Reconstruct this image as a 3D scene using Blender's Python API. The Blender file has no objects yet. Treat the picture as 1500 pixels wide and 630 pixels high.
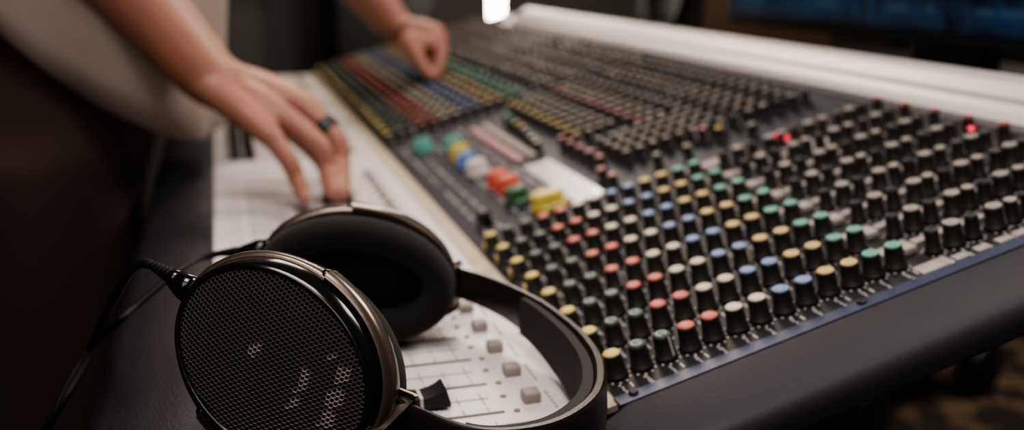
import bpy, bmesh, math, random
from mathutils import Vector, Matrix, Quaternion
random.seed(7)
U = 0.036                      # one channel width of the console, in metres
TILT = 0.2668                  # slope of the knob field
CT, ST = math.cos(TILT), math.sin(TILT)
KP = 0.4123                    # knob pitch along a channel strip (U)
PH = -0.42                     # panel surface below the knob tops (U)
scene = bpy.context.scene
COL = scene.collection
V3 = lambda *a: Vector(a)

def M(p):                      # console units -> metres (floor at z = 0)
    return Vector((p[0]*U, p[1]*U, (p[2]+0.6)*U + 0.80))
def PN(X, s, h=0.0):           # point on the sloped knob field
    return Vector((X, -s*CT + h*ST, s*ST + h*CT))

# ------------------------------------------------------------ survey of the place
FPX, YAW, PITCH = 1440.7, -0.2848, -0.2496
CAM = Vector((-12.7669, 5.2852, 5.6242))
_fw = Vector((math.cos(PITCH)*math.cos(YAW), math.cos(PITCH)*math.sin(YAW), math.sin(PITCH)))
_rt = _fw.cross(Vector((0, 0, 1))).normalized()
_up = _rt.cross(_fw)
def ray(x, y): return _fw + _rt*((x-750)/FPX) - _up*((y-315)/FPX)
def at(x, y, k): return CAM + ray(x, y)*k
def atz(x, y, z):
    d = ray(x, y); return CAM + d*((z-CAM.z)/d.z)
def aty(x, y, Y):
    d = ray(x, y); return CAM + d*((Y-CAM.y)/d.y)
def atx(x, y, X):
    d = ray(x, y); return CAM + d*((X-CAM.x)/d.x)

# ------------------------------------------------------------ materials
MATS = {}
def mat(name, col, rough=0.5, metal=0.0, spec=0.5, noise=0.0, nscale=40, bump=0.0, bscale=200, sheen=0.0,
        emit=None, estr=0.0, coat=0.0, sss=0.0, ncol=None):
    if name in MATS: return MATS[name]
    m = bpy.data.materials.new(name); m.use_nodes = True
    nt = m.node_tree; b = nt.nodes['Principled BSDF']
    b.inputs['Base Color'].default_value = (*col, 1)
    b.inputs['Roughness'].default_value = rough
    b.inputs['Metallic'].default_value = metal
    b.inputs['Specular IOR Level'].default_value = spec
    b.inputs['Sheen Weight'].default_value = sheen
    b.inputs['Coat Weight'].default_value = coat
    if sss:
        b.inputs['Subsurface Weight'].default_value = sss
        b.inputs['Subsurface Radius'].default_value = (0.008, 0.003, 0.0015)
        b.inputs['Subsurface Scale'].default_value = 1.0
    if emit:
        b.inputs['Emission Color'].default_value = (*emit, 1)
        b.inputs['Emission Strength'].default_value = estr
    tc = nt.nodes.new('ShaderNodeTexCoord')
    if noise:
        n = nt.nodes.new('ShaderNodeTexNoise'); n.inputs['Scale'].default_value = nscale; n.inputs['Detail'].default_value = 4
        mx = nt.nodes.new('ShaderNodeMix'); mx.data_type = 'RGBA'
        nt.links.new(tc.outputs['Object'], n.inputs['Vector'])
        nt.links.new(n.outputs['Fac'], mx.inputs['Factor'])
        c2 = ncol or tuple(c*(1-noise) for c in col)
        mx.inputs['A'].default_value = (*[min(1, c*(1+noise*0.5)) for c in col], 1)
        mx.inputs['B'].default_value = (*c2, 1)
        nt.links.new(mx.outputs['Result'], b.inputs['Base Color'])
    if bump:
        n = nt.nodes.new('ShaderNodeTexNoise'); n.inputs['Scale'].default_value = bscale; n.inputs['Detail'].default_value = 3
        bp = nt.nodes.new('ShaderNodeBump'); bp.inputs['Strength'].default_value = bump; bp.inputs['Distance'].default_value = 0.002
        nt.links.new(tc.outputs['Object'], n.inputs['Vector'])
        nt.links.new(n.outputs['Fac'], bp.inputs['Height']); nt.links.new(bp.outputs['Normal'], b.inputs['Normal'])
    MATS[name] = m
    return m

m_knob = mat('knob black plastic', (0.016, 0.0145, 0.013), 0.5)
m_white = mat('printed white', (0.62, 0.58, 0.54), 0.55)
m_print = mat('printed dark legend', (0.03, 0.028, 0.03), 0.6)
m_fadepanel = mat('pale enamel panel', (0.70, 0.655, 0.64), 0.42, noise=0.06, nscale=25)
m_blue = mat('navy enamel panel', (0.012, 0.014, 0.027), 0.55, noise=0.2, nscale=30)
m_blueband = mat('blue edge strip', (0.045, 0.055, 0.105), 0.4)
m_dark = mat('charcoal panel', (0.014, 0.013, 0.015), 0.5)
m_cream = mat('cream strip', (0.62, 0.52, 0.38), 0.5, noise=0.12, nscale=30)
m_cheek = mat('dark textured cheek', (0.027, 0.0235, 0.031), 0.55, spec=0.32, noise=0.15, nscale=60, bump=0.15, bscale=900)
m_black = mat('black satin', (0.006, 0.006, 0.007), 0.45)
m_leather = mat('dark leather', (0.014, 0.012, 0.0155), 0.55, spec=0.35, noise=0.25, nscale=50, bump=0.35, bscale=700)
m_alu = mat('pale anodised rail', (0.80, 0.76, 0.745), 0.42, metal=0.25)
m_aluline = mat('rail groove', (0.40, 0.375, 0.37), 0.5)
m_tape = mat('white scribble tape', (0.86, 0.82, 0.78), 0.25, coat=0.6)
m_btn = mat('grey push button', (0.33, 0.29, 0.27), 0.5)
m_btnlit = mat('pale push button', (0.45, 0.395, 0.37), 0.5)
m_pinkbtn = mat('pink push button', (0.62, 0.36, 0.35), 0.5)
m_yelbtn = mat('yellow push button', (0.60, 0.47, 0.16), 0.5)
m_led = mat('dim indicator', (0.30, 0.20, 0.12), 0.3)
m_ledred = mat('red indicator lit', (0.6, 0.03, 0.05), 0.3, emit=(1, 0.06, 0.10), estr=1.6)
CAPS = dict(
    yellow=(0.66, 0.52, 0.17), ring=(0.055, 0.075, 0.062), red=(0.60, 0.155, 0.115), white=(0.66, 0.60, 0.48),
    blue=(0.22, 0.29, 0.48), amber=(0.66, 0.48, 0.20), green=(0.16, 0.40, 0.31), grey=(0.36, 0.32, 0.29),
    dim=(0.10, 0.09, 0.085), black=(0.02, 0.018, 0.018), dullred=(0.32, 0.05, 0.035), pink=(0.60, 0.27, 0.26), tan=(0.42, 0.36, 0.31))
m_cap = {k: mat('cap '+k, c, 0.45) for k, c in CAPS.items()}
m_capring = mat('pale ring mark', (0.34, 0.40, 0.36), 0.5)

# ------------------------------------------------------------ mesh builder
class MB:
    def __init__(s): s.v = []; s.f = []; s.m = []; s.sm = []
    def add(s, vs, fs, mi=0, smooth=False):
        o = len(s.v); s.v += [tuple(v) for v in vs]
        for f in fs: s.f.append([i+o for i in f]); s.m.append(mi); s.sm.append(smooth)
    def box(s, c, ax, ay, az, mi=0):
        c, ax, ay, az = map(Vector, (c, ax, ay, az))
        vs = [c+ax*i+ay*j+az*k for i in (-1, 1) for j in (-1, 1) for k in (-1, 1)]
        s.add(vs, [(0, 1, 3, 2), (4, 6, 7, 5), (0, 4, 5, 1), (2, 3, 7, 6), (0, 2, 6, 4), (1, 5, 7, 3)], mi)
    def bevbox(s, c, ax, ay, az, b=0.2, mi=0, smooth=False):
        bm = bmesh.new(); bmesh.ops.create_cube(bm, size=2)
        ax, ay, az = map(Vector, (ax, ay, az)); c = Vector(c)
        for v in bm.verts: v.co = c + ax*v.co.x + ay*v.co.y + az*v.co.z
        bmesh.ops.bevel(bm, geom=bm.edges[:], offset=b, segments=3, profile=0.5, affect='EDGES')
        s.bm(bm, mi, smooth)
    def bm(s, bm, mi=0, smooth=True):
        bm.verts.index_update()
        s.add([v.co.copy() for v in bm.verts], [[v.index for v in f.verts] for f in bm.faces], mi, smooth); bm.free()
    def rings(s, rings, mi=0, smooth=True, closed=True, cap0=True, cap1=True, loop=False):
        n = len(rings[0]); vs = [p for r in rings for p in r]; fs = []
        R = len(rings)
        for i in range(R if loop else R-1):
            a, b = i*n, ((i+1) % R)*n
            for j in range(n if closed else n-1):
                k = (j+1) % n
                fs.append((a+j, a+k, b+k, b+j))
        if not loop:
            if cap0: fs.append(tuple(range(n-1, -1, -1)))
            if cap1: fs.append(tuple(range((R-1)*n, R*n)))
        s.add(vs, fs, mi, smooth)
    def tube(s, pts, rad, n=12, mi=0, sub=4, flat=None, smooth=True):
        P, Rr = spline(pts, rad if isinstance(rad, (list, tuple)) else [rad]*len(pts), sub)
        rings = []; prev = None
        for i, p in enumerate(P):
            t = (P[min(i+1, len(P)-1)] - P[max(i-1, 0)]).normalized()
            if prev is None:
                a = flat if flat else (Vector((0, 0, 1)) if abs(t.z) < 0.9 else Vector((1, 0, 0)))
            else: a = prev
            a = (a - t*a.dot(t)).normalized(); prev = a; b = t.cross(a)
            rings.append([p + (a*math.cos(q)+b*math.sin(q))*Rr[i] for q in [2*math.pi*j/n for j in range(n)]])
        s.rings(rings, mi, smooth)
    def ball(s, c, r, mi=0, sub=2):
        bm = bmesh.new(); bmesh.ops.create_icosphere(bm, subdivisions=sub, radius=1)
        rr = r if isinstance(r, (tuple, list, Vector)) else (r, r, r)
        for v in bm.verts: v.co = Vector(c)+Vector((v.co.x*rr[0], v.co.y*rr[1], v.co.z*rr[2]))
        s.bm(bm, mi, True)
    def lathe(s, prof, n=20, mi=0, smooth=True, cap0=True, cap1=True, flute=0.0):
        rings = []
        for r, z, *fl in prof:
            f = fl[0] if fl else 0
            rings.append([Vector(((r*(1-(f if j % 2 else 0)))*math.cos(2*math.pi*j/n), (r*(1-(f if j % 2 else 0)))*math.sin(2*math.pi*j/n), z)) for j in range(n)])
        s.rings(rings, mi, smooth, True, cap0, cap1)
    def mesh(s, name, mats, world=True, scale=1.0):
        me = bpy.data.meshes.new(name)
        vs = [M(v) for v in s.v] if world else [tuple(c*scale for c in v) for v in s.v]
        me.from_pydata(vs, [], s.f)
        for m in (mats if isinstance(mats, (list, tuple)) else [mats]): me.materials.append(m)
        me.polygons.foreach_set('material_index', s.m); me.polygons.foreach_set('use_smooth', s.sm)
        me.update()
        return me
    def build(s, name, mats, parent=None, world=True, scale=1.0, angle=None):
        me = s.mesh(name, mats, world, scale)
        bm = bmesh.new(); bm.from_mesh(me); bmesh.ops.recalc_face_normals(bm, faces=bm.faces[:]); bm.to_mesh(me); bm.free()
        o = link(name, me, parent)
        if angle:
            for p in me.polygons: p.use_smooth = True
            me.set_sharp_from_angle(angle=math.radians(angle))
        return o
def link(name, me, parent=None):
    o = bpy.data.objects.new(name, me); COL.objects.link(o)
    if parent:
        o.parent = parent
        q = parent; off = Vector((0, 0, 0))
        while q: off += q.location; q = q.parent
        o.location = -off
    return o
def spline(pts, rad, sub):
    pts = [Vector(p) for p in pts]
    if sub <= 1 or len(pts) < 3: return pts, list(rad)
    P, Rr = [], []
    n = len(pts)
    for i in range(n-1):
        p0, p1, p2, p3 = pts[max(i-1, 0)], pts[i], pts[i+1], pts[min(i+2, n-1)]
        for q in range(sub):
            t = q/sub
            P.append(0.5*((2*p1)+(p2-p0)*t+(2*p0-5*p1+4*p2-p3)*t*t+(3*p1-p0-3*p2+p3)*t**3))
            Rr.append(rad[i]*(1-t)+rad[i+1]*t)
    P.append(pts[-1]); Rr.append(rad[-1])
    return P, Rr
def thing(name, label, cat, loc, group=None):
    o = bpy.data.objects.new(name, None); COL.objects.link(o); o.location = loc; o.empty_display_size = 0.05
    return tag(o, label, cat, group)
def tag(o, label, cat, group=None):
    o['label'] = label; o['category'] = cat
    if group: o['group'] = group
    return o
def struct(o): o['kind'] = 'structure'; return o

# ============================================================ ROOM
FZ = -0.6 - 0.80/U             # floor height in console units
XW, YR, YL, XB, ZC = 76.0, -62.0, 48.0, -36.0, FZ + 2.7/U
m_floor = mat('dark carpet', (0.10, 0.066, 0.040), 0.95, noise=0.85, nscale=11, ncol=(0.006, 0.005, 0.005), bump=0.4, bscale=400)
nt = m_floor.node_tree
for l in list(nt.links):
    if l.to_socket.name == 'Factor' : src = l.from_socket; dst = l.to_socket; nt.links.remove(l)
rp = nt.nodes.new('ShaderNodeValToRGB'); rp.color_ramp.elements[0].position = 0.36; rp.color_ramp.elements[1].position = 0.5
nt.links.new(src, rp.inputs['Fac']); nt.links.new(rp.outputs['Color'], dst)
m_wall = mat('dark olive wall', (0.052, 0.049, 0.044), 0.9, noise=0.1, nscale=3)
m_walld = mat('black absorber wall', (0.006, 0.006, 0.006), 0.95, noise=0.3, nscale=5)
def slab(name, a, b, m):
    mb = MB(); c = (Vector(a)+Vector(b))/2; d = (Vector(b)-Vector(a))/2
    mb.box(c, (d.x, 0, 0), (0, d.y, 0), (0, 0, d.z)); return struct(mb.build(name, m))
slab('floor', (XB, YR, FZ-2), (XW, YL, FZ), m_floor)
slab('ceiling', (XB, YR, ZC), (XW, YL, ZC+2), m_walld)
slab('wall_far', (XW, YR-2, FZ), (XW+2, YL+2, ZC), m_wall)
slab('wall_right', (XB, YR-2, FZ), (XW, YR, ZC), m_walld)
slab('wall_left', (XB, YL, FZ), (XW, YL+2, ZC), m_walld)
slab('wall_near', (XB-2, YR-2, FZ), (XB, YL+2, ZC), m_walld)
slab('baseboard_far', (XW-0.4, YR, FZ), (XW, YL, FZ+2.6), m_black)
# a wooden door leaf with its frame in the far wall, left
yl, yr = atx(300, 60, XW-1).y, atx(478, 60, XW-1).y
mb = MB(); c = Vector((XW-0.5, (yl+yr)/2, FZ+28)); mb.box(c, (0.45, 0, 0), (0, abs(yl-yr)/2, 0), (0, 0, 28))
door = struct(mb.build('door_1', mat('dark olive door', (0.060, 0.058, 0.050), 0.7)))
mb = MB()
for yy in (yl, yr): mb.box((XW-0.6, yy, FZ+28.5), (0.6, 0, 0), (0, 0.8, 0), (0, 0, 28.5))
mb.box((XW-0.6, (yl+yr)/2, FZ+57), (0.6, 0, 0), (0, abs(yl-yr)/2+0.8, 0), (0, 0, 0.8))
mb.build('door_frame', m_black, door)
mb = MB(); mb.tube([(XW-1, yl-3, FZ+27), (XW-2.2, yl-3, FZ+27), (XW-2.2, yl-6, FZ+27)], 0.3, 10, 0, 1); mb.build('door_handle', m_alu, door)
# tall black cupboard standing against the far wall
ya, yb = atx(492, 60, 69).y, atx(634, 60, 69).y
t = thing('cupboard', 'tall black cupboard against the far wall behind the reaching hand', 'cupboard', M((72.4, (ya+yb)/2, FZ)))
mb = MB(); mb.bevbox((72.4, (ya+yb)/2, FZ+26), (3.3, 0, 0), (0, abs(ya-yb)/2, 0), (0, 0, 26), 0.15); mb.build('carcass', m_black, t)
for sgn in (-1, 1):
    mb = MB(); w = abs(ya-yb)/4-0.15; yc = (ya+yb)/2+sgn*abs(ya-yb)/4
    mb.bevbox((68.95, yc, FZ+26.4), (0.14, 0, 0), (0, w, 0), (0, 0, 25), 0.05); d = mb.build('door', m_black, t)
    mb = MB(); mb.tube([(68.6, yc-sgn*w*0.8, FZ+24), (68.3, yc-sgn*w*0.8, FZ+25), (68.3, yc-sgn*w*0.8, FZ+28), (68.6, yc-sgn*w*0.8, FZ+29)], 0.15, 8); mb.build('handle', m_black, d)
# tube lamp
lp = at(727, 22, 72); lb = at(727, 34, 72)
t = thing('floor_lamp', 'bright white vertical tube lamp standing beyond the far end of the console', 'lamp', M((lb.x, lb.y, FZ)))
m_tube = mat('glowing tube', (1, 0.95, 0.88), 0.4, emit=(1.0, 0.90, 0.78), estr=26.0)
mb = MB(); prof = [(0.02, lb.z-0.55)]+[(0.55*math.sin(a), lb.z-0.55*math.cos(a)) for a in (0.4, 0.8, 1.2, 1.57)]+[(0.55, lb.z+26), (0.4, lb.z+26.5), (0.02, lb.z+26.6)]
mb.lathe(prof, 18)
mb.v = [(x+lb.x, y+lb.y, z) for x, y, z in mb.v]; mb.build('light_tube', m_tube, t)
mb = MB(); mb.lathe([(0.3, FZ+0.6), (0.3, lb.z-0.5)], 14); mb.v = [(x+lb.x, y+lb.y, z) for x, y, z in mb.v]; mb.build('pole', m_black, t)
mb = MB(); mb.lathe([(4, FZ), (4, FZ+0.4), (3.6, FZ+0.6), (0.4, FZ+0.8)], 28); mb.v = [(x+lb.x, y+lb.y, z) for x, y, z in mb.v]; mb.build('base', m_black, t)

# desk behind the console with the screen and a loudspeaker
m_desk = mat('dark desk', (0.004, 0.0036, 0.003), 0.8, spec=0.1, noise=0.3, nscale=6)
DT = 1.0
t = thing('desk', 'long black desk standing behind the mixing console', 'desk', M((18, -22, FZ)))
mb = MB(); mb.bevbox((18, -22, DT-0.5), (32, 0, 0), (0, 9, 0), (0, 0, 0.5), 0.1); mb.build('desktop', m_desk, t)
for xx in (-12, 48):
    for yy in (-15, -29):
        mb = MB(); mb.box((xx, yy, (FZ+DT-1)/2), (0.7, 0, 0), (0, 0.7, 0), (0, 0, (DT-1-FZ)/2)); mb.build('leg', m_black, t)
# screen
XS0, XS1, ZS0, ZS1, YS = 1.5, 23.6, 3.75, 12.6, -14.6
t = thing('computer_monitor', 'wide computer monitor showing a dim blue audio timeline on its stand', 'monitor', M(((XS0+XS1)/2, -16.5, DT)))
mb = MB(); mb.bevbox(((XS0+XS1)/2, YS-0.35, (ZS0+ZS1)/2), ((XS1-XS0)/2+0.35, 0, 0), (0, 0.33, 0), (0, 0, (ZS1-ZS0)/2+0.4), 0.12); mb.build('housing', m_black, t)
ms = bpy.data.materials.new('audio timeline screen'); ms.use_nodes = True; nt = ms.node_tree; b = nt.nodes['Principled BSDF']
b.inputs['Base Color'].default_value = (0.004, 0.006, 0.01, 1); b.inputs['Roughness'].default_value = 0.3
tc = nt.nodes.new('ShaderNodeTexCoord'); mp = nt.nodes.new('ShaderNodeMapping'); mp.inputs['Scale'].default_value = (1/(U*0.42), 1, 1/(U*1.15))
nt.links.new(tc.outputs['Object'], mp.inputs['Vector'])
br = nt.nodes.new('ShaderNodeTexNoise'); br.inputs['Scale'].default_value = 1.1; br.inputs['Detail'].default_value = 3
nt.links.new(mp.outputs['Vector'], br.inputs['Vector'])
wv = nt.nodes.new('ShaderNodeTexWave'); wv.bands_direction = 'Z'; wv.inputs['Scale'].default_value = 0.3
nt.links.new(mp.outputs['Vector'], wv.inputs['Vector'])
cr = nt.nodes.new('ShaderNodeValToRGB'); e = cr.color_ramp.elements
e[0].position = 0.3; e[0].color = (0.004, 0.009, 0.022, 1); e[1].position = 0.75; e[1].color = (0.02, 0.09, 0.20, 1)
mul = nt.nodes.new('ShaderNodeMath'); mul.operation = 'MULTIPLY'; nt.links.new(br.outputs['Fac'], mul.inputs[0])
ad = nt.nodes.new('ShaderNodeMath'); ad.operation = 'MULTIPLY_ADD'; ad.inputs[1].default_value = 0.5; ad.inputs[2].default_value = 0.75
nt.links.new(wv.outputs['Fac'], ad.inputs[0]); nt.links.new(ad.outputs['Value'], mul.inputs[1]); nt.links.new(mul.outputs['Value'], cr.inputs['Fac'])
nt.links.new(cr.outputs['Color'], b.inputs['Emission Color']); b.inputs['Emission Strength'].default_value = 0.26
mb = MB(); mb.box(((XS0+XS1)/2, YS-0.0, (ZS0+ZS1)/2), ((XS1-XS0)/2, 0, 0), (0, 0.03, 0), (0, 0, (ZS1-ZS0)/2)); mtrack = mat('timeline clip', (0.01, 0.02, 0.04), 0.4, emit=(0.06, 0.20, 0.34), estr=0.14)
xx = XS0+1
while xx < XS1-1:
    w = random.uniform(0.5, 1.6)
    for zz in (4.35, 4.95, 5.6, 6.6, 7.6, 8.6, 9.6, 11, 12):
        if random.random() < 0.55:
            mb.box((xx+w/2, YS+0.05, zz), (w*0.42, 0, 0), (0, 0.02, 0), (0, 0, random.uniform(0.05, 0.22)), 1)
    xx += w
mb.build('screen', [ms, mtrack], t)
mb = MB(); mb.bevbox(((XS0+XS1)/2, YS-1.6, 3.9), (1.6, 0, 0), (0, 0.4, 0), (0, 0, 2.35), 0.15); mb.build('stand_neck', m_black, t)
mb = MB(); mb.bevbox(((XS0+XS1)/2, YS-1.6, DT+0.27), (5, 0, 0), (0, 2.8, 0), (0, 0, 0.25), 0.12); mb.build('stand_base', m_black, t)
# loudspeaker left of the screen
t = thing('loudspeaker', 'black studio loudspeaker on the desk left of the screen', 'loudspeaker', M((32, -19, DT)))
mb = MB(); mb.bevbox((32, -19, DT+5.5), (3.6, 0, 0), (0, 3.4, 0), (0, 0, 5.5), 0.25); mb.build('cabinet', m_black, t)
mb = MB(); mb.bevbox((28.25, -19, DT+5.5), (0.14, 0, 0), (0, 3.3, 0), (0, 0, 5.4), 0.05); sp = mb.build('side_panel', mat('brown veneer', (0.05, 0.027, 0.014), 0.5, noise=0.4, nscale=20), t); sp['label'] = 'brown veneered side panel'
for zz, rr, nm in ((4.0, 2.6, 'woofer'), (8.7, 1.2, 'tweeter')):
    mb = MB(); mb.lathe([(rr, 0), (rr, 0.18), (rr*0.86, 0.2), (rr*0.8, 0.08), (rr*0.35, -0.2), (rr*0.3, -0.1), (0.02, 0.05)], 28)
    mb.v = [(32+x, -15.58+z, DT+zz+y) for x, y, z in mb.v]; mb.build(nm, m_dark, t)
# low equipment dolly in the shadow beneath the near end
w1, w2 = atz(1264, 612, FZ+1.9), atz(1434, 536, FZ+1.9)
ay = (w2-w1)/2; ay.z = 0; dv = ay.normalized(); dax = Vector((-dv.y, dv.x, 0)); dc = (w1+w2)/2+dax*6.4
t = thing('equipment_dolly', 'low black equipment dolly on the carpet below the console end', 'dolly', M((dc.x, dc.y, FZ)))
mb = MB(); mb.bevbox((dc.x, dc.y, FZ+4.1), dax*6.2, ay*1.12, (0, 0, 0.35), 0.15); mb.build('platform', m_black, t)
for sx in (-1, 1):
    for sy in (-1, 1):
        wc = Vector((dc.x, dc.y, FZ+1.9))+dax*(sx*6.4)+ay*sy
        mb = MB(); mb.lathe([(0.4, -0.8), (1.7, -0.8), (1.9, -0.5), (1.9, 0.5), (1.7, 0.8), (0.4, 0.8)], 24)
        mb.v = [tuple(wc+dv*x+Vector((0, 0, y))+dax*z) for x, y, z in mb.v]; w = mb.build('caster_wheel', m_black, t)
        mb = MB()
        for sd in (-1, 1): mb.box(wc+dax*(sd*0.95)+Vector((0, 0, 0.95)), dax*0.1, dv*0.5, (0, 0, 0.9))
        mb.box(wc+Vector((0, 0, 1.97)), dax*1.05, dv*0.5, (0, 0, 0.14)); mb.build('fork', m_dark, w)

# ============================================================ MIXING CONSOLE
XE = 45.6                       # far end
Y_PAN = 0.50                    # boundary between fader panel and cream strip
Y_ARM, Y_OUT = 5.75, 7.6
console = thing('mixing_console', 'long audio mixing console covered in colour-capped knobs, with white fader panel', 'mixing console', M((22, 0, FZ)))
# chassis
mb = MB()
A = [PN(0, -0.3, PH-0.12), PN(0, 12.2, PH-0.12)]
prof = [Vector((0, Y_OUT-0.4, -1.0)), Vector((0, 0.6, -0.75)), A[0], A[1], PN(0, 12.2, -1.35), PN(0, -0.3, -1.35), Vector((0, Y_OUT-0.6, -1.55))]
mb.rings([[Vector((x, p.y, p.z)) for p in prof] for x in (-0.55, XE)], 0, False); mb.build('chassis', m_black, console)
for xx in (13, 36):
    mb = MB(); mb.bevbox((xx, -2.0, (FZ-1.3)/2), (0.9, 0, 0), (0, 2.4, 0), (0, 0, (-1.3-FZ)/2), 0.2); mb.bevbox((xx, -2, FZ+0.5), (1.2, 0, 0), (0, 8, 0), (0, 0, 0.5), 0.2)
    mb.build('stand_leg', m_black, console)
# fader panel with its slots, scales and legends printed or cut into it
mb = MB(); ZF = -0.6
mb.box(((XE-0.66)/2, (Y_ARM+Y_PAN)/2, ZF-0.06), ((XE+0.66)/2, 0, 0), (0, (Y_ARM-Y_PAN)/2, 0), (0, 0, 0.06))
def mark(x0, x1, y0, y1, mi, z=0.004): mb.box(((x0+x1)/2, (y0+y1)/2, ZF+z), ((x1-x0)/2, 0, 0), (0, (y1-y0)/2, 0), (0, 0, 0.004), mi)
chan = [float(j) for j in range(8)]+[9.0, 10.0, 11.0, 11.8, 12.65, 13.55, 14.5, 15.5, 16.5]+[20.5+j for j in range(24)]
for x in chan:
    sx = x-0.28
    mark(sx-0.035, sx+0.035, 1.74, 4.9, 1)                    # slot
    mark(sx-0.5-0.014, sx-0.5+0.014, 1.85, 4.9, 2)             # thin guide line
    for k in range(9):
        y = 1.95+k*0.36
        w = 0.13 if k % 2 else 0.22
        mark(sx-0.5-w, sx-0.5+w, y-0.008, y+0.008, 2)
        mark(sx+0.08, sx+0.2, y-0.02, y+0.02, 3)
    for k in range(6):
        xx = x-0.35+k*0.11
        mark(xx, xx+0.045+0.03*random.random(), 0.945, 0.985, 2)
    mark(x-0.35, x+0.3, 5.15, 5.2, 3); mark(x-0.3, x+0.1, 5.3, 5.35, 3)
m_scale = mat('grey scale print', (0.30, 0.275, 0.265), 0.6); m_scale2 = mat('pale scale print', (0.45, 0.42, 0.41), 0.6)
mb.build('fader_panel', [m_fadepanel, m_black, m_scale, m_scale2], console)
# screws on the fader panel
for (x, y) in ((2.6, 0.62), (-0.35, 0.75), (7.6, 0.62), (-0.4, 5.5), (8.3, 5.5)):
    mb = MB(); mb.lathe([(0.055, 0), (0.055, 0.02), (0.03, 0.035), (0.01, 0.02)], 12); mb.v = [(x+a, y+b_, ZF+c_) for a, b_, c_ in mb.v]; mb.build('screw', m_alu, console)
# cream strip between the panels
mb = MB()
c0, c1 = Vector((0, Y_PAN, ZF+0.015)), PN(0, -0.27, PH-0.02)
mb.rings([[Vector((x, c0.y, c0.z)), Vector((x, c1.y, c1.z)), Vector((x, c1.y, c1.z-0.1)), Vector((x, c0.y, c0.z-0.1))] for x in (-0.70, XE)], 0, False)
mb.build('scribble_strip', m_cream, console)
# knob field panels (three sections)
S1 = 10.35
def panel(name, x0, x1, m):
    mb = MB(); a, b_ = PN(0, -0.27, PH), PN(0, S1, PH); n = Vector((0, ST, CT))*0.1
    mb.rings([[Vector((x, *p)) for p in ((a.y, a.z), (b_.y, b_.z), (b_.y-n.y, b_.z-n.z), (a.y-n.y, a.z-n.z))] for x in (x0, x1)], 0, False)
    return mb.build(name, m, console)
panel('channel_panel', -0.55, 7.78, m_dark); panel('master_panel', 7.82, 19.95, m_blue); panel('channel_panel', 19.99, XE, m_dark)
# rail along the back
mb = MB()
def bk(ds, dh): p = PN(0, S1+ds, PH+dh); return (p.y, p.z)
pr_ = [bk(0, -0.1), bk(0.02, 0.16), bk(0.2, 0.30), bk(0.95, 0.62), bk(1.3, 0.66), bk(1.45, 0.55), bk(1.5, -0.1)]
mb.rings([[Vector((x, *p)) for p in pr_] for x in (-1.9, 0, 20, 40.2)], 0, False)
for ds, dh in ((0.42, 0.405), (0.50, 0.437)):
    a, b_ = bk(ds, dh), bk(ds+0.05, dh+0.03)
    mb.rings([[Vector((x, *a)), Vector((x, *b_)), Vector((x, b_[0], b_[1]-0.06)), Vector((x, a[0], a[1]-0.06))] for x in (-1.9, 40.2)], 1, False)
mb.build('back_rail', [m_alu, m_aluline], console)
# near-end cheek: blue strip and dark sloping face
def cheek_path():
    return [(-1.0), (-0.3), 0.6, 2, 4, 6, 8, 10, 12.1]
mb = MB(); rings = []
for s in cheek_path():
    pts = [PN(-0.55, s, PH+0.02), PN(-0.60, s, PH+0.05), PN(-0.86, s, PH+0.05)]
    rings.append(pts+[PN(-0.86, s, PH-0.1), PN(-0.55, s, PH-0.1)])
rings = rings[1:]
mb.rings(rings, 0, False); mb.build('edge_strip', m_blueband, console)['label'] = 'thin blue strip along the cheek'
mb = MB(); rings = []
prof = [(-0.87, 0.01), (-0.91, 0.05), (-0.98, 0.06), (-1.75, -0.10), (-1.95, -0.15), (-2.08, -0.25), (-2.12, -0.42), (-2.12, -0.58), (-2.0, -0.66), (-0.6, -0.9), (-0.6, -0.2)]
ys = [(Y_OUT, -0.6), (4, -0.62), (1.2, -0.62), (0.55, -0.60)]
for y, z in ys: rings.append([Vector((x, y, z-0.16+h-(0.06 if y > 0.8 else 0))) for x, h in prof])
for s in (-0.2, 1, 3, 5, 7, 9, 11, 12.3): rings.append([PN(x, s, PH+h) for x, h in prof])
mb.rings(rings, 0, False); mb.build('end_cheek', m_cheek, console, angle=40)
# far-end cheek
mb = MB(); mb.rings([[Vector((XE+(0.05 if x < -1 else 0)-x*0.4-0.3, p.y, p.z)) for x, p in ((a, v) for a, v in zip([x for x, h in prof], r))] for r in rings], 0, False)
mb.build('end_cheek', m_cheek, console, angle=40)
for s, x in ((-0.02, -0.69), (3.82, -0.69), (7.6, -0.69)):
    mb = MB(); mb.lathe([(0.075, 0), (0.075, 0.03), (0.05, 0.045), (0.015, 0.03)], 14); mb.v = [tuple(PN(x+a, s+b_, PH+0.05+c_)) for a, b_, c_ in mb.v]; mb.build('screw', m_black, console)
# padded armrest
mb = MB(); rings = []
for x in [-1.6, -1.5, -1.2]+[i*2.0 for i in range(0, 23)]+[45.4, 45.6]:
    e = 0.12 if x in (-1.6, 45.6) else 0
    rings.append([Vector((x, y, z)) for y, z in ((Y_ARM+0.02+e, -0.95), (Y_ARM+0.02+e, -0.64), (Y_ARM+0.07+e, -0.58-e/2), (Y_ARM+0.5, -0.53-e/2), (6.6, -0.52-e/2), (7.2, -0.60-e/2), (7.48-e, -0.8), (7.55-e, -1.1), (7.4-e, -1.5), (6.9, -1.6))])
mb.rings(rings, 0, True); mb.build('armrest', m_leather, console, angle=50)
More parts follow.
